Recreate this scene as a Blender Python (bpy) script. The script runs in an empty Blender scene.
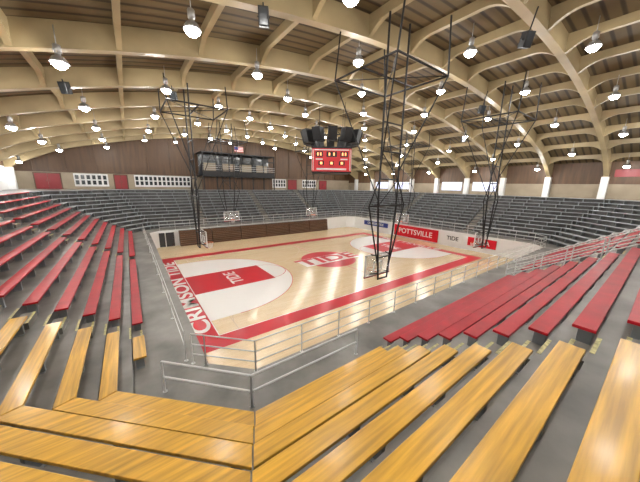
import bpy, math
from mathutils import Vector, Matrix
sc=bpy.context.scene
try:
    sc.view_settings.view_transform='Standard'
except Exception: pass
# ---------------------------------------------------------------- helpers
def mat(name,col,rough=0.5,metal=0.0,noise=None,emit=None,coat=0.0,trans=0.0,spec=0.5):
    m=bpy.data.materials.new(name); m.use_nodes=True
    nt=m.node_tree; b=nt.nodes['Principled BSDF']
    b.inputs['Base Color'].default_value=(*col,1); b.inputs['Roughness'].default_value=rough
    b.inputs['Metallic'].default_value=metal
    b.inputs['Specular IOR Level'].default_value=spec
    if coat: b.inputs['Coat Weight'].default_value=coat; b.inputs['Coat Roughness'].default_value=0.16
    if trans:
        b.inputs['Alpha'].default_value=1-trans
    if emit:
        b.inputs['Emission Color'].default_value=(*emit[0],1); b.inputs['Emission Strength'].default_value=emit[1]
        m.cycles.emission_sampling='NONE' if emit[1]>3 else 'AUTO'
    if noise:
        tc=nt.nodes.new('ShaderNodeTexCoord'); mp=nt.nodes.new('ShaderNodeMapping')
        mp.inputs['Scale'].default_value=noise[0]; mp.inputs['Rotation'].default_value=(0,0,noise[2])
        nz=nt.nodes.new('ShaderNodeTexNoise'); nz.inputs['Scale'].default_value=1; nz.inputs['Detail'].default_value=5
        cr=nt.nodes.new('ShaderNodeMapRange'); cr.inputs['From Min'].default_value=.3; cr.inputs['From Max'].default_value=.7
        cr.inputs['To Min'].default_value=1-noise[1]; cr.inputs['To Max'].default_value=1+noise[1]*.6
        mx=nt.nodes.new('ShaderNodeVectorMath'); mx.operation='SCALE'; mx.inputs[0].default_value=col
        L=nt.links.new
        L(tc.outputs['Object'],mp.inputs['Vector']); L(mp.outputs[0],nz.inputs['Vector']); L(nz.outputs[0],cr.inputs['Value'])
        L(cr.outputs[0],mx.inputs['Scale']); L(mx.outputs[0],b.inputs['Base Color'])
    return m
class MB:
    def __init__(s): s.v=[];s.f=[];s.m=[]
    def add(s,vs,fs,mi=0):
        o=len(s.v); s.v+= [tuple(v) for v in vs]
        for f in fs: s.f.append([o+i for i in f]); s.m.append(mi)
    def box(s,x0,x1,y0,y1,z0,z1,mi=0):
        s.add([(x0,y0,z0),(x1,y0,z0),(x1,y1,z0),(x0,y1,z0),(x0,y0,z1),(x1,y0,z1),(x1,y1,z1),(x0,y1,z1)],
              [(3,2,1,0),(4,5,6,7),(0,1,5,4),(1,2,6,5),(2,3,7,6),(3,0,4,7)],mi)
    def prism(s,poly,z0,z1,mi=0):
        n=len(poly)
        s.add([(p[0],p[1],z0) for p in poly]+[(p[0],p[1],z1) for p in poly],
              [tuple(range(n-1,-1,-1)),tuple(range(n,2*n))]+[(i,(i+1)%n,n+(i+1)%n,n+i) for i in range(n)],mi)
    def flat(s,poly,z,mi=0):
        s.add([(p[0],p[1],z) for p in poly],[tuple(range(len(poly)))],mi)
    def tube(s,p,q,r,mi=0,n=6):
        p=Vector(p);q=Vector(q);d=(q-p).normalized()
        a=d.cross(Vector((0,0,1)))
        if a.length<.01:a=Vector((1,0,0))
        a.normalize();b=d.cross(a)
        vs=[]
        for c in (p,q):
            for i in range(n):
                t=2*math.pi*(i+.5)/n; vs.append(c+a*r*math.cos(t)+b*r*math.sin(t))
        s.add(vs,[(i,(i+1)%n,n+(i+1)%n,n+i) for i in range(n)]+[tuple(range(n-1,-1,-1)),tuple(range(n,2*n))],mi)
    def lathe(s,prof,c=(0,0,0),mi=0,n=14):
        vs=[]
        for r,z in prof:
            for i in range(n):
                t=2*math.pi*i/n; vs.append((c[0]+r*math.cos(t),c[1]+r*math.sin(t),c[2]+z))
        fs=[]
        for k in range(len(prof)-1):
            for i in range(n): fs.append((k*n+i,k*n+(i+1)%n,(k+1)*n+(i+1)%n,(k+1)*n+i))
        s.add(vs,fs,mi)
    def torus(s,c,R,r,mi=0,n=16,k=5):
        vs=[]
        for i in range(n):
            t=2*math.pi*i/n
            for j in range(k):
                u=2*math.pi*j/k; vs.append((c[0]+(R+r*math.cos(u))*math.cos(t),c[1]+(R+r*math.cos(u))*math.sin(t),c[2]+r*math.sin(u)))
        s.add(vs,[(i*k+j,((i+1)%n)*k+j,((i+1)%n)*k+(j+1)%k,i*k+(j+1)%k) for i in range(n) for j in range(k)],mi)
    def mesh(s,name,mats):
        me=bpy.data.meshes.new(name); me.from_pydata(s.v,[],s.f)
        for m in mats: me.materials.append(m)
        me.polygons.foreach_set('material_index',s.m); me.update(); return me
    def build(s,name,mats,bevel=0,parent=None,smooth=False):
        me=s.mesh(name,mats)
        ob=bpy.data.objects.new(name,me); sc.collection.objects.link(ob)
        if bevel:
            b=ob.modifiers.new('bevel','BEVEL'); b.width=bevel; b.segments=2; b.limit_method='ANGLE'
        if parent: ob.parent=parent
        if smooth:
            for p in me.polygons:p.use_smooth=True
        return ob
def text(name,body,size,loc,rot,m,parent=None,off=0.0,ext=0.003,sx=1,align='CENTER'):
    cu=bpy.data.curves.new(name,'FONT'); cu.body=body; cu.size=size; cu.offset=off; cu.extrude=ext
    cu.align_x=align; cu.align_y='CENTER'
    ob=bpy.data.objects.new(name+'_c',cu); sc.collection.objects.link(ob)
    dg=bpy.context.evaluated_depsgraph_get()
    me=bpy.data.meshes.new_from_object(ob.evaluated_get(dg)); bpy.data.objects.remove(ob)
    me.materials.clear(); me.materials.append(m)
    o2=bpy.data.objects.new(name,me); sc.collection.objects.link(o2)
    o2.location=loc; o2.rotation_euler=rot; o2.scale=(sx,1,1)
    if parent:o2.parent=parent
    return o2
# ---------------------------------------------------------------- materials
PI=math.pi
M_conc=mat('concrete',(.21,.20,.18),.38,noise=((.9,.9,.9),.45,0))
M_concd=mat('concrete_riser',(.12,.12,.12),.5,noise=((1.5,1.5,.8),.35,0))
WC=(.66,.36,.035)
M_woodx=mat('bench_wood_x',WC,.33,noise=((.7,14,14),.38,0),coat=.25)
M_woody=mat('bench_wood_y',WC,.33,noise=((14,.7,14),.38,0),coat=.25)
M_woodd=mat('bench_wood_d',WC,.33,noise=((.7,14,14),.38,PI/4),coat=.25)
M_red=mat('bench_red_paint',(.42,.004,.014),.4,noise=((2,2,2),.2,0),spec=.28)
M_grayb=mat('bench_grey_paint',(.33,.355,.37),.45)
M_steel=mat('galvanised_steel',(.25,.27,.28),.45,.5)
M_rail=mat('rail_paint',(.74,.75,.74),.35,.2)
M_white=mat('white_paint',(.76,.76,.75),.5)
M_cream=mat('cream_beam_paint',(.33,.255,.135),.45,noise=((.6,.6,.6),.18,0))
M_brown=mat('brown_wood_wall',(.10,.05,.02),.5,noise=((3,3,.3),.35,0))
M_panel=mat('folded_bleacher_wood',(.12,.06,.03),.45,noise=((.5,3,9),.35,0))
M_black=mat('black_steel',(.012,.012,.013),.45,.3)
M_redp=mat('court_red',(.56,.006,.018),.3,coat=.12,spec=.25)
M_whp=mat('court_white',(.82,.80,.76),.28,coat=.2)
M_crim=mat('crimson_door',(.24,.012,.016),.45)
M_sbred=mat('scoreboard_red',(.62,.015,.025),.35)
M_tan=mat('tan_wall',(.33,.27,.19),.6,noise=((.8,.8,.8),.15,0))
M_glass=mat('backboard_glass',(.8,.85,.85),.05,trans=.75)
M_orange=mat('rim_orange',(.8,.16,.02),.4)
M_lamp=mat('lamp_glow',(1,1,1),.3,emit=((1,.98,.95),60))
M_alu=mat('lamp_housing',(.4,.4,.4),.35,.6)
M_win=mat('window_daylight',(.6,.65,.8),.2,emit=((.72,.72,1),.9))
M_dark=mat('dark_glass',(.03,.035,.04),.12)
M_yel=mat('step_edge_paint',(.5,.45,.2),.5,noise=((14,14,14),.5,0))
M_blue=mat('banner_blue',(.03,.05,.25),.5)
M_led=mat('led_digits',(.8,.3,.1),.4,emit=((1,.3,.12),2.5))
# court floor
M_floor=mat('maple_floor',(.72,.50,.27),.2,coat=.4)
nt=M_floor.node_tree; b=nt.nodes['Principled BSDF']; L=nt.links.new
tc=nt.nodes.new('ShaderNodeTexCoord'); br=nt.nodes.new('ShaderNodeTexBrick')
br.inputs['Scale'].default_value=1; br.inputs['Brick Width'].default_value=1.6; br.inputs['Row Height'].default_value=.12
br.inputs['Mortar Size'].default_value=.002; br.inputs['Color1'].default_value=(.82,.655,.42,1); br.inputs['Color2'].default_value=(.75,.57,.345,1)
br.inputs['Mortar'].default_value=(.5,.32,.15,1)
L(tc.outputs['Object'],br.inputs['Vector']); L(br.outputs['Color'],b.inputs['Base Color'])
# roof deck ribs
M_deck=mat('roof_deck',(.30,.235,.13),.7)
nt=M_deck.node_tree; b=nt.nodes['Principled BSDF']; L=nt.links.new
tc=nt.nodes.new('ShaderNodeTexCoord'); wv=nt.nodes.new('ShaderNodeTexWave'); wv.bands_direction='Y'
wv.inputs['Scale'].default_value=.55; wv.inputs['Distortion'].default_value=0
rp=nt.nodes.new('ShaderNodeValToRGB'); rp.color_ramp.elements[0].color=(.035,.022,.009,1); rp.color_ramp.elements[1].color=(.125,.088,.038,1)
rp.color_ramp.elements[0].position=.05; rp.color_ramp.elements[1].position=.3
bm=nt.nodes.new('ShaderNodeBump'); bm.inputs['Strength'].default_value=.5; bm.inputs['Distance'].default_value=.05
L(tc.outputs['Object'],wv.inputs['Vector']); L(wv.outputs['Fac'],rp.inputs['Fac']); L(rp.outputs[0],b.inputs['Base Color'])
L(wv.outputs['Fac'],bm.inputs['Height']); L(bm.outputs[0],b.inputs['Normal'])
# ---------------------------------------------------------------- bowl
H0=1.92; RISE=.36; RUN=.605; NR=12; BW=.315; BH=.43; O0=.345
XL,XR,YN,YF=-10.8,44.0,-7.0,48.0
ZC=H0+RISE*NR
XF=-.1; CL=1.95
def ring(o):
    y0=4.93-o;x0=XF-o;y1=35.5+o;x1=33.5+o;c=CL+o*.5858
    return [(x0+c,y0),(x1-c,y0),(x1,y0+c),(x1,y1-c),(x1-c,y1),(x0+c,y1),(x0,y1-c),(x0,y0+c)]
OI=-1.5
prof=[(OI,-.02),(OI,H0)]
for n in range(NR):
    o=O0+RUN*n; prof+=[(o,H0+RISE*n),(o,H0+RISE*(n+1))]
OT=prof[-1][0]
mb=MB()
for k in range(len(prof)-1):
    a=ring(prof[k][0]);c=ring(prof[k+1][0]);za=prof[k][1];zb=prof[k+1][1]
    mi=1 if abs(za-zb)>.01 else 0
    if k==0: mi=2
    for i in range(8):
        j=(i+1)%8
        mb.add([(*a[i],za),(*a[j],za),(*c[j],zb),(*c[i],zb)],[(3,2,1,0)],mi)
R=ring(OT)
W=[(R[0][0],YN),(R[1][0],YN),(XR,R[2][1]),(XR,R[3][1]),(R[4][0],YF),(R[5][0],YF),(XL,R[6][1]),(XL,R[7][1])]
C=[(XR,YN),(XR,YF),(XL,YF),(XL,YN)]
for i in (0,2,4,6):
    mb.add([(*R[i],ZC),(*R[i+1],ZC),(*W[i+1],ZC),(*W[i],ZC)],[(3,2,1,0)],0)
for q,i in enumerate((1,3,5,7)):
    j=(i+1)%8
    mb.add([(*R[i],ZC),(*R[j],ZC),(*W[j],ZC),(*C[q],ZC),(*W[i],ZC)],[(4,3,2,1,0)],0)
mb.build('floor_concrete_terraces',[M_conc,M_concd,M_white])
# court floor
mb=MB(); mb.prism(ring(OI+.0),-.1,0,0)
floor=mb.build('floor',[M_floor])
CX,CY=15.65,19.65; HX,HY=12.8,7.62
mk=MB()
def rect(x0,x1,y0,y1,z,mi): mk.flat([(x0,y0),(x1,y0),(x1,y1),(x0,y1)],z,mi)
BD=1.1
x0,x1,y0,y1=CX-HX,CX+HX,CY-HY,CY+HY
rect(x0-BD,x0,y0-BD,y1+BD,.004,0);rect(x1,x1+BD,y0-BD,y1+BD,.004,0)
rect(x0,x1,y0-BD,y0,.004,0);rect(x0,x1,y1,y1+BD,.004,0)
def line(x0,x1,y0,y1,mi=1,z=.012): rect(x0,x1,y0,y1,z,mi)
for (a,b2,c,d) in ((x0-.05,x0,y0,y1),(x1,x1+.05,y0,y1),(x0-.05,x1+.05,y0-.05,y0),(x0-.05,x1+.05,y1,y1+.05)): line(a,b2,c,d)
line(CX-.03,CX+.03,y0,y1,0)
def arc(cx,cy,r,w,t0,t1,z,mi,n=40):
    for i in range(n):
        a=t0+(t1-t0)*i/n;b2=t0+(t1-t0)*(i+1)/n
        mk.add([(cx+r*math.cos(a),cy+r*math.sin(a),z),(cx+(r+w)*math.cos(a),cy+(r+w)*math.sin(a),z),(cx+(r+w)*math.cos(b2),cy+(r+w)*math.sin(b2),z),(cx+r*math.cos(b2),cy+r*math.sin(b2),z)],[(0,1,2,3)],mi)
for s,bx in ((1,x0),(-1,x1)):
    hx=bx+s*1.6
    pts=[(bx,CY-6.02)]+[(hx+s*6.02*math.cos(t),CY+6.02*math.sin(t)) for t in [(-PI/2)+PI*i/40 for i in range(41)]]+[(bx,CY+6.02)]
    if s<0: pts=pts[::-1]
    mk.flat(pts,.006,1)
    q=[(bx,CY-1.95),(bx+s*5.9,CY-1.95),(bx+s*5.9,CY+1.95),(bx,CY+1.95)]
    if s<0:q=q[::-1]
    mk.flat(q,.009,0)
    arc(bx+s*5.8,CY,1.78,.05,0,2*PI,.013,0)
    if s>0: arc(hx,CY,6.02,.05,-PI/2,PI/2,.012,0)
    else: arc(hx,CY,6.02,.05,PI/2,1.5*PI,.012,0)
# centre logo: red roundel with a white bar behind the red letters
arc(CX,CY,0.01,2.75,0,2*PI,.008,0,60)
rect(CX-3.3,CX+3.3,CY-1.12,CY+1.12,.011,1)
for xx in (9.8,21.5):
    line(xx-6,xx-5.96,y0,y1,3,.005); line(xx+6,xx+6.04,y0,y1,3,.005)
    arc(xx,y0,6.0,.04,0.15,PI-.15,.005,3); arc(xx,y1,6.0,.04,-PI+.15,-.15,.005,3)
mk.build('court_markings',[M_redp,M_whp,M_floor,mat('court_line_grey',(.5,.36,.22),.3)],parent=floor)
text('baseline_lettering','CRIMSON TIDE',1.3,(x0-BD/2,CY,.016),(0,0,PI/2),M_whp,floor,off=.03,sx=1.6)
text('baseline_lettering','POTTSVILLE',1.15,(x1+BD/2,CY,.016),(0,0,-PI/2),M_whp,floor,off=.02,sx=1.4)
text('centre_logo','TIDE',2.55,(CX,CY-.02,.02),(0,0,0),M_redp,floor,off=.07,sx=1.3)
text('lane_lettering','TIDE',1.3,(x0+3.2,CY,.016),(0,0,PI/2),M_whp,floor,off=.02)
text('lane_lettering','TIDE',1.3,(x1-3.2,CY,.016),(0,0,-PI/2),M_whp,floor,off=.02)
# ---------------------------------------------------------------- benches
def seg_pts(side,a,b,o):
    r=ring(o);p=list(r[side]);q=list(r[(side+1)%8])
    if side in (0,4):
        if a is not None:p[0]=a
        if b is not None:q[0]=b
    if side in (2,6):
        if a is not None:p[1]=a
        if b is not None:q[1]=b
    p=Vector(p);q=Vector(q);d=(q-p).normalized()
    if a is None:p=p+d*.012
    if b is None:q=q-d*.012
    return p,q
def benches(name,segs,mats,rows=range(NR),bevel=.012,th=.06):
    mb=MB();S=len(mats);mats=mats+[M_steel]
    for n in rows:
        z=H0+BH+RISE*n
        sg=segs(n) if callable(segs) else segs
        for side,a,b,mi in sg:
            p,q=seg_pts(side,a,b,RUN*n);p2,q2=seg_pts(side,a,b,RUN*n+BW)
            mb.prism([p,p2,q2,q],z-th,z,mi)
            L_=(q-p).length;k=max(1,round(L_/1.7));d=(q-p).normalized();nrm=Vector((d.y,-d.x))
            for i in range(k+1):
                t=.18+(L_-.36)*i/k
                c=p+d*t
                A=c+nrm*.07-d*.04;B=c+nrm*(BW-.04)-d*.04
                mb.prism([A,B,B+d*.08,A+d*.08],z-BH+.001,z-th,S)
                mb.prism([A-d*.05,B-d*.05,B+d*.13,A+d*.13],z-BH+.001,z-BH+.02,S)
    return mb.build(name,mats,bevel)
def woodseg(n):
    if n==0: return [(6,9.6,8.3,1)]
    return [(6,9.6,None,1),(7,None,None,2),(0,None,5.45,0)]
benches('wooden_bleacher_benches',woodseg,[M_woodx,M_woody,M_woodd])
benches('red_bleacher_benches',[(0,6.35,17.4,0)],[M_red])
benches('red_bleacher_benches',[(0,19.4,29.5,0)],[M_red])
benches('red_bleacher_benches',[(6,20.3,10.6,0)],[M_red])
benches('red_bleacher_benches',[(6,32.5,21.3,0)],[M_red])
benches('grey_bleacher_benches',[(0,30.3,None,0),(1,None,None,0),(2,None,14,0)],[M_grayb],bevel=0)
benches('grey_bleacher_benches',[(2,15,25,0)],[M_grayb],bevel=0)
benches('grey_bleacher_benches',[(2,26,None,0),(3,None,None,0),(4,None,26,0)],[M_grayb],bevel=0)
benches('grey_bleacher_benches',[(4,25,17,0)],[M_grayb],bevel=0)
benches('grey_bleacher_benches',[(4,16,8,0)],[M_grayb],bevel=0)
benches('grey_bleacher_benches',[(4,7,None,0),(5,None,None,0),(6,None,33.4,0)],[M_grayb],bevel=0)
def aisle(side,a,b):
    mb=MB()
    for n in range(NR):
        o=O0+RUN*n;z=H0+RISE*n
        p,q=seg_pts(side,a,b,o);p2,q2=seg_pts(side,a,b,o-.3)
        mb.prism([p2,p,q,q2],z+.001,z+RISE/2,0)
        p3,q3=seg_pts(side,a,b,o-.24)
        mb.prism([p2,p3,q3,q2],z+RISE/2,z+RISE/2+.004,1)
        p4,q4=seg_pts(side,a,b,o);p5,q5=seg_pts(side,a,b,o+.06)
        mb.prism([p4,p5,q5,q4],z+RISE,z+RISE+.004,1)
    mb.build('aisle_steps',[M_conc,M_yel])
for s in ((0,5.55,6.25),(6,10.5,9.7),(6,21.2,20.4),(0,17.9,19.0),(0,29.6,30.2),(2,14.1,14.9),(2,25.1,25.9),(4,25.9,25.1),(4,16.9,16.1),(4,7.9,7.1)): aisle(*s)
# ---------------------------------------------------------------- railings
def railing(name,pts,h=1.0,rails=(1.0,.52),sp=1.8,r=.025,m=None):
    mb=MB()
    pts=[Vector(p) for p in pts]
    for p,q in zip(pts[:-1],pts[1:]):
        for k in rails: mb.tube(p+Vector((0,0,h*k)),q+Vector((0,0,h*k)),r)
        L_=(q-p).length;n=max(1,round(L_/sp))
        for i in range(n+1):
            c=p.lerp(q,i/n); mb.tube(c+Vector((0,0,.001)),c+Vector((0,0,h)),r); mb.tube(c+Vector((0,0,.001)),c+Vector((0,0,.02)),.06)
    return mb.build(name,[m or M_rail])
rg=ring(OI+.08)
ri=[(*p,H0) for p in rg]
railing('perimeter_railing',[(rg[7][0]-.3,rg[7][1]+.3,H0),(rg[7][0],rg[7][1],H0)]+ri[:6],rails=(1,.66,.33),sp=1.6,r=.02)
railing('side_railing',[(rg[7][0]-.45,rg[7][1]+.55,H0),(rg[6][0]-.45,rg[6][1],H0)],rails=(1,.5),sp=3.2,r=.013)
r2=ring(-.3)
railing('front_row_railing',[(5.4,r2[0][1],H0),(r2[0][0]-.1,r2[0][1],H0),(*r2[7],H0)],h=.9,rails=(1,.5),sp=3.2,r=.03)
for xx in (17.65,19.15):
    railing('stair_handrail',[(xx,4.93+.2,H0),(xx,4.93-OT,ZC)],rails=(1,.66,.33),sp=1.4,r=.028)
# ---------------------------------------------------------------- shell
RR=76.0
def zr(x): return 15.3-(x-16.6)**2/(2*RR)
N=40
xs=[XL+(XR-XL)*i/N for i in range(N+1)]
mb=MB()
vs=[];fs=[]
for x in xs: vs+=[(x,YN,zr(x)),(x,YF,zr(x)),(x,YN,zr(x)+.25),(x,YF,zr(x)+.25)]
for i in range(N):
    a=4*i;c=a+4
    fs+=[(a,a+1,c+1,c),(a+2,c+2,c+3,a+3)]
mb.add(vs,fs);mb.build('ceiling',[M_deck])
def endwall(name,y,th,zsplit,mats):
    mb=MB()
    for ya,yb in ((y,y+th),):
        for i in range(N):
            xa,xb=xs[i],xs[i+1]
            mb.add([(xa,ya,zsplit),(xb,ya,zsplit),(xb,ya,zr(xb)+.1),(xa,ya,zr(xa)+.1),(xa,yb,zsplit),(xb,yb,zsplit),(xb,yb,zr(xb)+.1),(xa,yb,zr(xa)+.1)],
                   [(0,1,2,3),(5,4,7,6),(3,2,6,7)],0)
    mb.box(XL,XR,min(y,y+th),max(y,y+th),-.1,zsplit,1)
    return mb.build(name,mats)
endwall('wall_back',YF,.3,8.4,[M_brown,M_tan])
endwall('wall_front',YN,-.3,8.4,[M_brown,M_tan])
mb=MB();mb.box(XR,XR+.3,YN,YF,-.1,7.9,1);mb.box(XR,XR+.3,YN,YF,7.9,10.7,0);mb.build('wall_right',[M_brown,M_tan])
mb=MB();mb.box(XL-.3,XL,YN,YF,-.1,8.8,1);mb.box(XL-.3,XL,YN,YF,8.8,10.7,0);mb.build('wall_left',[M_brown,M_white])
YA=[-5+5*i for i in range(11)]
for y in YA:
    mb=MB();vs=[];fs=[];w=.19
    for i,x in enumerate(xs):
        t=abs(x-16.6)/27.4
        dep=.95+ (.9*max(0,(t-.8)/.2)**1.5)
        x_=min(max(x,XL+.01),XR-.01)
        zt=zr(x_)-.005;vs+=[(x_,y-w,zt),(x_,y+w,zt),(x_,y+w,zt-dep),(x_,y-w,zt-dep)]
    for i in range(N):
        a=4*i;c=a+4
        for k in range(4): fs.append((a+k,a+(k+1)%4,c+(k+1)%4,c+k))
    mb.add(vs,fs,0)
    for xc,s in ((XR-.01,-1),(XL+.01,1)):
        xa,xb=sorted((xc,xc+s*.6))
        mb.box(xa,xb,y-.3,y+.3,ZC+.002,8.7,1)
        mb.box(xa,xb,y-.2,y+.2,8.7,9.6,0)
    mb.build('roof_arch_with_columns',[M_cream,M_white])
mb=MB()
px=[XL+1.6+3.2*i for i in range(17)]
for x in px:
    z=zr(x)-.01
    mb.box(x-.11,x+.11,YN+.01,YF-.01,z-.42,z,0)
    for y in YA:
        for s in (-1,1):
            poly=[(y+s*.19,z-.42),(y+s*.19,z-.9)]
            for k in range(1,6):
                t=k/5; poly.append((y+s*(.19+1.1*t),z-.9+.48*(1-(1-t)**2)))
            n=len(poly)
            vs=[(x-.1,p[0],p[1]) for p in poly]+[(x+.1,p[0],p[1]) for p in poly]
            mb.add(vs,[tuple(range(n)),tuple(range(2*n-1,n-1,-1))]+[(i,(i+1)%n,n+(i+1)%n,n+i) for i in range(n)],0)
mb.build('roof_purlins',[M_cream])
# ---------------------------------------------------------------- lamps
mb=MB()
mb.lathe([(.0,.62),(.1,.62),(.12,.58),(.12,.36),(.09,.34),(.09,.26),(.17,.22),(.25,.1),(.29,0),(.26,0),(.2,.12),(.0,.2)],mi=0)
mb.lathe([(.0,-.19),(.12,-.17),(.22,-.08),(.255,.02),(.18,.1),(0,.13)],mi=1)
mb.tube((0,0,.6),(0,0,1.25),.015,0)
lampme=mb.mesh('high_bay_lamp',[M_alu,M_lamp])
for p in lampme.polygons:p.use_smooth=True
ld=bpy.data.lights.new('lamp_light','POINT');ld.energy=172;ld.color=(1,.98,.94);ld.shadow_soft_size=.2
for k in range(-3,11):
    y=7.1+3.65*k
    if y<YN+.8 or y>YF-1.2: continue
    for m_ in range(-3,6):
        x=(6.3 if k%2==0 else 2.4)+7.8*m_
        if x<XL+1.5 or x>XR-1.5: continue
        z=zr(x)-1.6
        o=bpy.data.objects.new('high_bay_lamp',lampme);sc.collection.objects.link(o);o.location=(x,y,z)
        l=bpy.data.objects.new('bulb_light',ld);sc.collection.objects.link(l);l.parent=o;l.location=(0,0,-.41)
# ---------------------------------------------------------------- backstops
def backstop(x,y,ang):
    e=bpy.data.objects.new('basketball_backstop',None);sc.collection.objects.link(e)
    e.location=(x,y,0);e.rotation_euler=(0,0,ang)
    zt=zr(x)-.97
    mb=MB();r=.045
    T=mb.tube
    zu=11.9;zm=6.4;zb=3.0
    c=[(-1.7,-1.7,zu),(1.7,-1.7,zu),(1.7,1.7,zu),(-1.7,1.7,zu)]
    for i in range(4):T(c[i],c[(i+1)%4],r)
    for p in c:T(p,(p[0]*.85,p[1],zt),r*.8)
    T((-1.7,0,zu),(1.7,0,zu),r);T(c[0],c[2],r*.5);T(c[1],c[3],r*.5)
    for s in (-1,1):
        T((s*.65,-.35,zt),(s*.65,-.35,zm),r)
        T((s*.65,-.35,zm),(s*.32,-.35,zb-.2),r)
        T((s*1.25,-.35,zm),(s*.32,-.35,zb+.2),r*.8)
        T((s*1.7,-1.7,zu),(s*.65,-.35,zm+1.6),r*.7)
        T((s*1.7,1.7,zu),(s*.65,-.35,zm+.2),r*.6)
        T((s*.65,-.35,zm+1.2),(s*1.25,-.35,zm),r*.7)
        T((s*.32,-.35,zb+.1),(s*.55,0,zb),r*.7);T((s*.38,-.35,zb+1),(s*.55,0,zb+1),r*.7)
    T((-1.25,-.35,zm),(1.25,-.35,zm),r)
    for z in (zm+1.2,zm+2.4,zm+3.6):T((-.65,-.35,z),(.65,-.35,z),r*.8)
    T((-.65,-.35,zm),(.65,-.35,zm+1.2),r*.5);T((-.65,-.35,zm+2.4),(.65,-.35,zm+1.2),r*.5)
    T((-.45,-.35,zb+.9),(.45,-.35,zb+.9),r*.8);T((-.35,-.35,zb-.2),(.35,-.35,zb-.2),r)
    mb.build('mast',[M_black],parent=e)
    mb=MB()
    mb.box(-.9,.9,-.015,.015,2.92,3.97,0)
    for (a,b2,c2,d) in ((-.92,.92,2.88,2.95),(-.92,.92,3.95,4.0),(-.92,-.86,2.88,4),(.86,.92,2.88,4),(-.3,.3,3.1,3.15),(-.3,.3,3.53,3.58),(-.3,-.25,3.1,3.58),(.25,.3,3.1,3.58)):
        mb.box(a,b2,-.03,.03,c2,d,1)
    mb.box(-.93,.93,-.035,.035,2.84,2.9,2)
    mb.build('backboard',[M_glass,M_white,M_crim],parent=e)
    mb=MB();mb.torus((0,.4,3.05),.23,.014,0);mb.box(-.08,.08,.02,.2,2.98,3.06,0)
    for i in range(12):
        t=2*PI*i/12;t2=t+.35
        mb.tube((.23*math.cos(t),.4+.23*math.sin(t),3.04),(.13*math.cos(t2),.4+.13*math.sin(t2),2.62),.006,1,4)
        mb.tube((.23*math.cos(t),.4+.23*math.sin(t),3.04),(.13*math.cos(t-.35),.4+.13*math.sin(t-.35),2.62),.006,1,4)
    mb.build('rim_and_net',[M_orange,M_white],parent=e)
backstop(x0+1.2,CY,-PI/2);backstop(x1-1.2,CY,PI/2)
for xx in (9.8,21.5):
    backstop(xx,8.3,0);backstop(xx,31.3,PI)
# ---------------------------------------------------------------- scoreboard
e=bpy.data.objects.new('hanging_scoreboard',None);sc.collection.objects.link(e);e.location=(CX,CY,0)
e.rotation_euler=(0,0,math.radians(-36.5+0))
mb=MB()
mb.box(-1.7,1.7,-1.7,1.7,8.45,10.45,0)
mb.box(-1.75,1.75,-1.75,1.75,10.4,10.55,1);mb.box(-1.75,1.75,-1.75,1.75,8.35,8.47,1)
mb.build('cabinet',[M_sbred,M_black],bevel=.02,parent=e)
mb=MB()
for k in range(4):
    c,s=round(math.cos(k*PI/2)),round(math.sin(k*PI/2))
    def P(u,z0,z1,w,mi,d=1.72):
        vs=[]
        for uu in (u-w/2,u+w/2):
            for dd in (1.69,d+.02):
                for z in (z0,z1):
                    vs.append((c*uu+s*dd, s*uu-c*dd, z))
        mb.add(vs,[(0,1,3,2),(4,6,7,5),(0,2,6,4),(1,5,7,3),(2,3,7,6),(0,4,5,1)],mi)
    P(0,9.7,10.15,.9,0);P(-1.08,9.7,10.15,.65,0);P(1.08,9.7,10.15,.65,0)
    P(-.9,9.0,9.35,.5,0);P(.9,9.0,9.35,.5,0);P(0,9.0,9.35,.4,0);P(0,8.6,8.75,2.6,2);P(-1.08,9.45,9.55,.6,2);P(1.08,9.45,9.55,.6,2)
    P(0,10.24,10.32,3.0,2);P(-1.6,8.55,10.32,.05,2);P(1.6,8.55,10.32,.05,2)
    for u in (-1.2,-.95,-.2,.2,.95,1.2):P(u,9.8,10.05,.12,1,1.74)
    for u in (-.9,0,.9):P(u,9.07,9.28,.2,1,1.74)
mb.build('display_panels',[M_black,M_led,M_white],parent=e)
mb=MB()
for k in range(12):
    t=2*PI*k/12;cx,cy=2.2*math.cos(t),2.2*math.sin(t)
    ca,sa=math.cos(t),math.sin(t)
    vs=[]
    for dz,rr,w in ((10.95,.0,.38),(12.0,.3,.38)):
        for (a,b2) in ((-.35,-w),(.35,-w),(.35,w),(-.35,w)):
            vs.append((cx+ca*(a+rr)-sa*b2,cy+sa*(a+rr)+ca*b2,dz))
    mb.add(vs,[(3,2,1,0),(4,5,6,7),(0,1,5,4),(1,2,6,5),(2,3,7,6),(3,0,4,7)],0)
    mb.tube((cx,cy,11.9),(cx*.6,cy*.6,12.3),.03,0)
mb.torus((0,0,12.1),1.6,.05,0,24)
for a,b2 in ((1,1),(1,-1),(-1,1),(-1,-1)):
    mb.tube((a*1.1,b2*1.1,10.4),(a*1.1,b2*1.1,14.25),.02,0)
mb.build('speaker_cluster',[M_black],parent=e)
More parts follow.
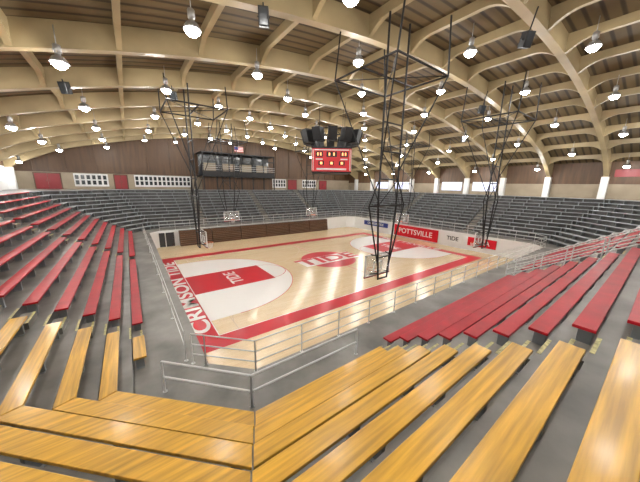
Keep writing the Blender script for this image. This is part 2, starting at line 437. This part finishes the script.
# ---------------------------------------------------------------- folded bleachers on far wall
for i in range(6):
    mb=MB();xa=4.3+3.65*i
    for kx in range(8):
        z=.02+.225*kx
        mb.box(xa,xa+3.55,33.15+.03*kx,33.88,z,z+.2,0)
    mb.box(xa+.02,xa+3.53,33.4,33.88,.0,1.8,1)
    mb.build('folded_bleacher',[M_panel,M_black],bevel=.01)
def banner(name,ya,yb,z0,z1,m,txt=None,tm=None,size=1):
    mb=MB();mb.box(31.87,31.925,ya,yb,z0,z1,0)
    ob=mb.build(name,[m])
    if txt: text('lettering',txt,size,(31.85,(ya+yb)/2,(z0+z1)/2),(PI/2,0,-PI/2),tm,ob,off=.01)
banner('wall_banner',17.3,24.2,.15,1.75,M_redp,'POTTSVILLE',M_white,1.0)
banner('wall_banner',14.2,16.6,.5,1.6,M_white,'TIDE',M_black,.7)
banner('wall_banner',10.6,13.6,.6,1.6,M_redp,'AREA',M_white,.7)
banner('wall_banner',25.5,30.5,.9,1.6,M_blue,'CRIMSON TIDE',M_white,.5)
mb=MB();mb.box(1.9,3.9,33.85,33.92,0,1.75,0);mb.box(2.0,2.85,33.8,33.86,0.02,1.65,1);mb.box(2.95,3.8,33.8,33.86,.02,1.65,1);mb.build('door_1',[M_white,M_dark])
# ---------------------------------------------------------------- back wall features
def door(name,xa,xb,h,m):
    mb=MB();mb.box(xa-.12,xb+.12,YF-.06,YF-.005,ZC,ZC+h+.12,1)
    mid=(xa+xb)/2
    mb.box(xa,mid-.02,YF-.1,YF-.05,ZC+.02,ZC+h,0);mb.box(mid+.02,xb,YF-.1,YF-.05,ZC+.02,ZC+h,0)
    for mx in (mid-.15,mid+.15): mb.tube((mx,YF-.13,ZC+.9),(mx,YF-.13,ZC+1.2),.02,1)
    mb.build(name,[m,M_brown])
door('door_2',-9.2,-6.9,1.95,M_crim);door('door_3',-1.3,.1,1.95,M_crim);door('door_4',27,29,1.95,M_crim);door('door_5',35,37,1.95,M_crim)
def display(xa,n):
    mb=MB();mb.box(xa,xa+.58*n+.1,YF-.08,YF-.005,6.6,8.3,0)
    for i in range(n):
        mb.box(xa+.14+.58*i,xa+.5+.58*i,YF-.11,YF-.08,7.55,8.1,1)
        mb.box(xa+.14+.58*i,xa+.5+.58*i,YF-.11,YF-.08,6.85,7.4,1)
    mb.build('picture_display',[M_white,M_dark])
display(-5.6,6);display(1.0,13);display(22.3,7);display(30.5,6)
mb=MB()
for i in range(18):
    x=XL+1.5+3.05*i
    mb.box(x-.09,x+.09,YF-.12,YF-.002,8.6,zr(x)-.05,0)
mb.box(XL,XR,YF-.15,YF-.002,8.4,8.65,0)
mb.build('trim_1',[M_brown])
# press box
e=bpy.data.objects.new('press_box',None);sc.collection.objects.link(e)
mb=MB();a,b2,y=9.6,21.7,43.4
mb.box(a,b2,y,47.9,8.3,8.5,0);mb.box(a,b2,y,47.9,11.9,12.05,0);mb.box(a,b2,46,46.1,8.5,11.9,1)
for i in range(7):
    x=a+.1+(b2-a-.2)*i/6
    mb.box(x-.08,x+.08,y,y+.15,ZC+.01,11.9,0)
mb.box(a,b2,y+.02,y+.1,8.5,9.2,0)
mb.box(a,b2,y+.02,y+.1,10.9,11.1,0)
mb.box(a,b2,y+1.0,y+1.1,ZC+.01,8.3,2)
for i in range(4):
    mb.box(a+.5+3*i,a+2.6+3*i,y+2,y+2.1,8.9,10.5,3)
mb.build('frame',[M_black,M_dark,M_brown,M_tan],parent=e)
mb=MB()
for z in (9.4,9.7,10.0): mb.tube((a,y,z),(b2,y,z),.025)
mb.build('press_rail',[M_rail],parent=e)
mb=MB()
for i in range(7): mb.box(14.6,16.0,43.2,43.22,12.3+.11*i,12.41+.11*i,i%2)
mb.box(14.6,15.2,43.18,43.2,12.63,13.07,2);mb.tube((14.6,43.21,13.1),(16.0,43.21,13.1),.02,1);mb.tube((15.3,43.21,13.1),(15.3,43.21,14.2),.012,1)
mb.build('flag',[M_redp,M_white,M_blue])
# right wall windows / doors
wn=1
for i,y in enumerate([-2.5,2.5,7.5,12.5,17.5,22.5,27.5,32.5,37.5,42.5]):
    mb=MB()
    if i in (1,):
        mb.box(XR-.08,XR-.005,y-1.9,y+1.9,8.7,9.5,0);mb.build('wall_banner',[M_crim])
    elif i in (4,5,7,8):
        mb.box(XR-.06,XR-.005,y-1.7,y+1.7,ZC+.5,ZC+1.9,1)
        for k in range(4): mb.box(XR-.09,XR-.05,y-1.62+.83*k,y-1.62+.83*k+.74,ZC+.58,ZC+1.82,0)
        mb.build('window_%d'%wn,[M_win,M_white]);wn+=1
for i,y in enumerate([17.5,22.5,27.5,32.5,37.5,42.5]):
    mb=MB();mb.box(XL+.005,XL+.06,y-1.6,y+1.6,ZC+.9,ZC+2.3,1)
    for k in range(3): mb.box(XL+.05,XL+.09,y-1.5+1.02*k,y-1.5+1.02*k+.94,ZC+.98,ZC+2.22,0)
    mb.build('window_%d'%wn,[M_win,M_white]);wn+=1
for (x,y,z) in ((-.6,9.6,12.2),(4.6,9.8,13.1),(14,4.8,13.3),(-2,19.7,12),(3,19.8,12.6),(22,9.7,13),(30,14.7,12.4)):
    mb=MB();mb.box(-.18,.18,-.16,.16,-.28,.28,0);mb.box(-.15,.15,-.18,-.16,-.25,.25,1);mb.tube((0,0,.25),(0,0,zr(x)-.9-z if zr(x)-.9-z>.36 else .4),.03,0)
    mb.tube((-.22,0,0),(.22,0,0),.03,0)
    ob=mb.build('ceiling_loudspeaker',[M_black,M_dark],bevel=.02);ob.location=(x,y,z);ob.rotation_euler=(.3,0,-.5)
# ---------------------------------------------------------------- world + camera
w=bpy.data.worlds.new('world');sc.world=w;w.use_nodes=True
w.node_tree.nodes['Background'].inputs[0].default_value=(.9,.9,1,1);w.node_tree.nodes['Background'].inputs[1].default_value=.3
cam=bpy.data.cameras.new('camera');co=bpy.data.objects.new('camera',cam);sc.collection.objects.link(co)
cam.sensor_width=36;cam.lens=257/640*36;cam.clip_end=300;cam.clip_start=.05
th=math.radians(12.3);phi=math.radians(53.5)
Mx=Matrix.Translation((0,0,7.3))@Matrix.Rotation(phi-PI/2,4,'Z')@Matrix.Rotation(PI/2-th,4,'X')@Matrix.Rotation(math.radians(.94),4,'Z')
co.matrix_world=Mx
sc.camera=co
